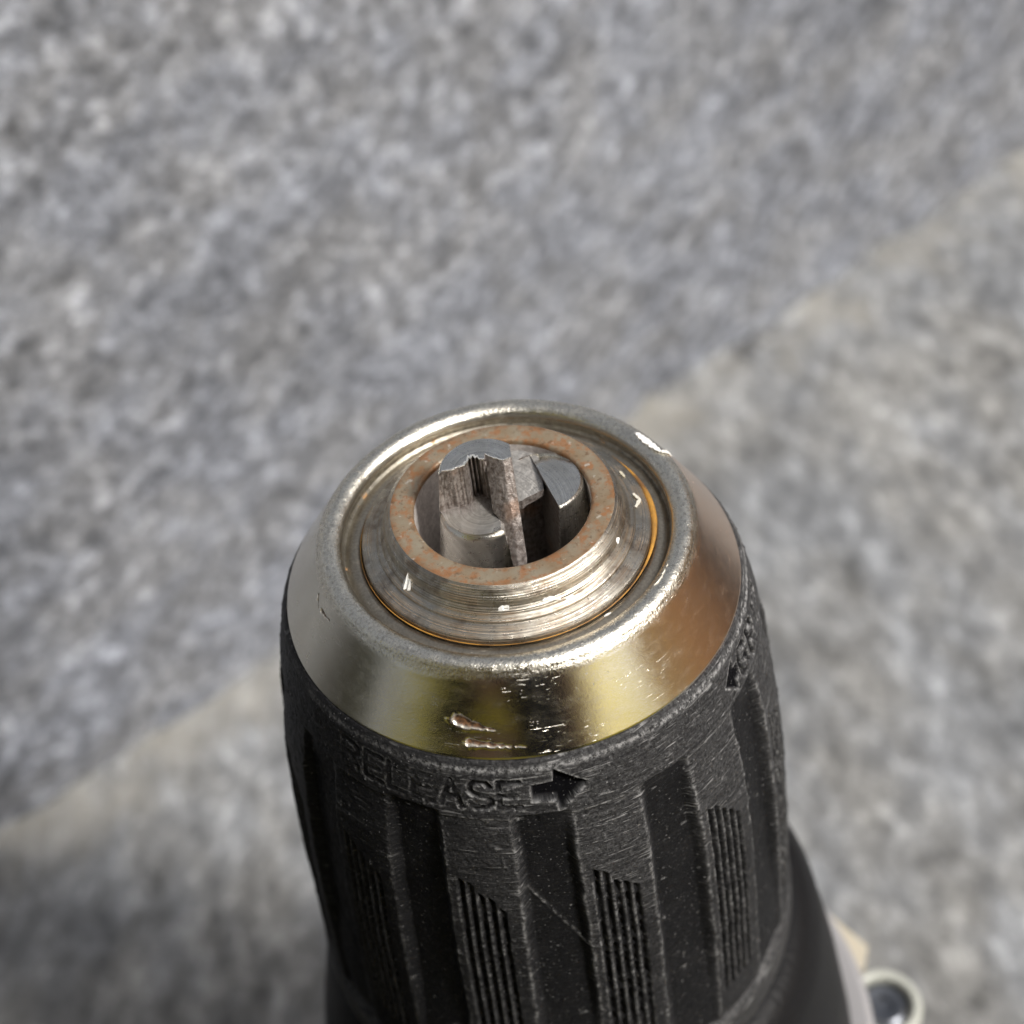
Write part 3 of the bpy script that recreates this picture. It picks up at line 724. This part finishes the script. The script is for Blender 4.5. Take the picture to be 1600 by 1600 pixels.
slab_x('shade_battery_pack', [(-44, -12, -181, 46, 16), (-48, -12, -181, 50, 18.4), (-205, -12, -181, 50, 18.4), (-210, -12, -181, 46, 16)], M_dark, drill)  # unseen slab, spread wide to block sun and sky from the ground
slab_x('shade_battery_shoe', [(-112, -30, -150, 36, 22), (-116, -30, -150, 40, 25), (-200, -30, -150, 40, 25), (-204, -30, -150, 36, 22)], M_dark, drill)  # unseen upper block, added to deepen the same ground shade
# upright rib of the cream shell beside the housing
lathe('pale_rim', round_profile([(31.2, -97), (33.6, -96.6), (34.4, -97.2), (35.0, -104), (34, -111)], .3), simple('pale_grey_plastic', (.30, .295, .305), .4), body, 200, cx=HX+2.2)

# ------------------------------------------------------------------ the photographer, mirrored in the nose shell
M_yel = simple('yellow_raincoat', (.93, .78, .10), .5)
M_trou = simple('dark_cloth', (.015, .017, .02), .8)
M_skin = simple('skin', (.52, .32, .23), .5)
def skin(name, verts, edges, radii, mat, parent, sub=2):
    me = bpy.data.meshes.new(name); me.from_pydata([Vector(v)*MM for v in verts], edges, []); me.update()
    o = bpy.data.objects.new(name, me); C.objects.link(o)
    md = o.modifiers.new('skin', 'SKIN'); md.use_smooth_shade = True; sv = me.skin_vertices[0].data if me.skin_vertices else None
    if sv is None:
        return o
    for i, r in enumerate(radii): sv[i].radius = (r*MM, r*MM) if np.isscalar(r) else (r[0]*MM, r[1]*MM)
    sv[0].use_root = True
    md2 = o.modifiers.new('sub', 'SUBSURF'); md2.levels = sub; md2.render_levels = sub
    me.materials.append(mat); 
    if parent: o.parent = parent
    return o
PX, PY = -90, -430
pcx = CAM_POS-FW*8
WR = {s_: tuple(pcx+RT*(18+s_*62)-UP*130-FW*34) for s_ in (-1, 1)}
EL = {-1: (PX-230, PY+260, 290), 1: (PX+150, PY+200, 230)}
person = empty('person', (0, 0, 0)); tag(person, 'person crouching in a yellow raincoat and dark trousers, holding a phone over the drill', 'person')
vb = [(PX, PY, 60), (PX, PY+30, 200), (PX, PY+70, 380), (PX+10, PY+110, 520), (PX+15, PY+150, 600), (PX+20, PY+190, 690), (PX+20, PY+205, 770),
      (PX-110, PY, 50), (-138, -178, 12), (-142, -230, -170), (-142, -180, -188),
      (PX+110, PY, 50), (38, -205, 30), (46, -250, -170), (46, -185, -185),
      (PX-180, PY+110, 500), (PX-200, PY+260, 290), WR[-1],
      (PX+200, PY+110, 500), (PX+150, PY+200, 230), WR[1]]
eb = [(0, 1), (1, 2), (2, 3), (3, 4), (4, 5), (5, 6), (0, 7), (7, 8), (8, 9), (9, 10), (0, 11), (11, 12), (12, 13), (13, 14), (3, 15), (15, 16), (16, 17), (3, 18), (18, 19), (19, 20)]
rb = [140, 130, 130, 110, 50, 85, 80, 75, 36, 34, 34, 75, 48, 42, 36, 60, 42, 26, 60, 42, 26]
try:
    skin('body', vb, eb, rb, M_trou, person)
except Exception as e:
    print('skin failed', e)
# raincoat: open shell over torso and hips
def coat():
    secs = [(-195, 610, 225, 0), (-30, 610, 225, 0), (40, 585, 180, -20), (110, 470, 120, -30), (190, 300, 95, -40), (380, 220, 100, -20), (500, 215, 100, 30), (570, 150, 80, 70), (610, 80, 65, 100)]
    n = 96; a = np.linspace(0, 2*pi, n, endpoint=False); V = []
    for z, hx, hy, dy in secs:
        wv = 1+.05*np.sin(a*9+z*.01)*(z < 250)
        for q, ww in zip(a, wv): V.append((PX+hx*ww*np.sign(cos(q))*abs(cos(q))**.6, PY-20+dy+hy*ww*np.sign(sin(q))*abs(sin(q))**.6, z))
    F = [(k*n+j, k*n+(j+1) % n, (k+1)*n+(j+1) % n, (k+1)*n+j) for k in range(len(secs)-1) for j in range(n)]
    return mesh_obj('raincoat', V, F, M_yel, person)
coat()
for s_ in (-1, 1):
    pts = [(PX+s_*190, PY+110, 500), EL[s_], tuple(.85*np.array(WR[s_])+.15*np.array(EL[s_]))]
    try: skin('sleeve', pts, [(0, 1), (1, 2)], [85, 62, 45], M_yel, person)
    except Exception as e: print(e)
# phone, held just behind the lens
phone = empty('phone', (0, 0, 0)); tag(phone, 'dark phone held over the drill by the crouching person', 'phone')
def slab(name, c, hx, hy, hz, mat, parent, p=6):
    a = np.linspace(0, 2*pi, 48, endpoint=False); V = []
    for t, s_ in ((-hz, .96), (-hz*.7, 1), (hz*.7, 1), (hz, .96)):
        for q in a:
            u = hx*s_*np.sign(cos(q))*abs(cos(q))**(2/p); v_ = hy*s_*np.sign(sin(q))*abs(sin(q))**(2/p)
            V.append(tuple(np.array(c)+RT*u+UP*v_-FW*t))
    F = [(k*48+j, k*48+(j+1) % 48, (k+1)*48+(j+1) % 48, (k+1)*48+j) for k in range(3) for j in range(48)]+[tuple(range(48))[::-1], tuple(range(144, 192))]
    return mesh_obj(name, V, F, mat, parent, True, 40)
pcx = CAM_POS-FW*8
slab('phone_body', pcx+RT*18-UP*55, 38, 80, 3.8, simple('phone_glass', (.02, .02, .024), .2), phone)
# fingers along both edges of the phone
for s_ in (-1, 1):
    for k in range(4):
        c = pcx+RT*(18+s_*40)-UP*(40+k*19); q = [tuple(c-FW*14+RT*s_*16), tuple(c-FW*3+RT*s_*9), tuple(c+FW*3+RT*s_*1)]
        try: skin('finger', q, [(0, 1), (1, 2)], [9, 8.5, 7], M_skin, person, 1)
        except Exception as e: print(e)
    hp = pcx+RT*(18+s_*62)-UP*68-FW*18
    try: skin('hand', [WR[s_], tuple(hp), tuple(hp+UP*38)], [(0, 1), (1, 2)], [26, 30, 24], M_skin, person, 1)
    except Exception as e: print(e)
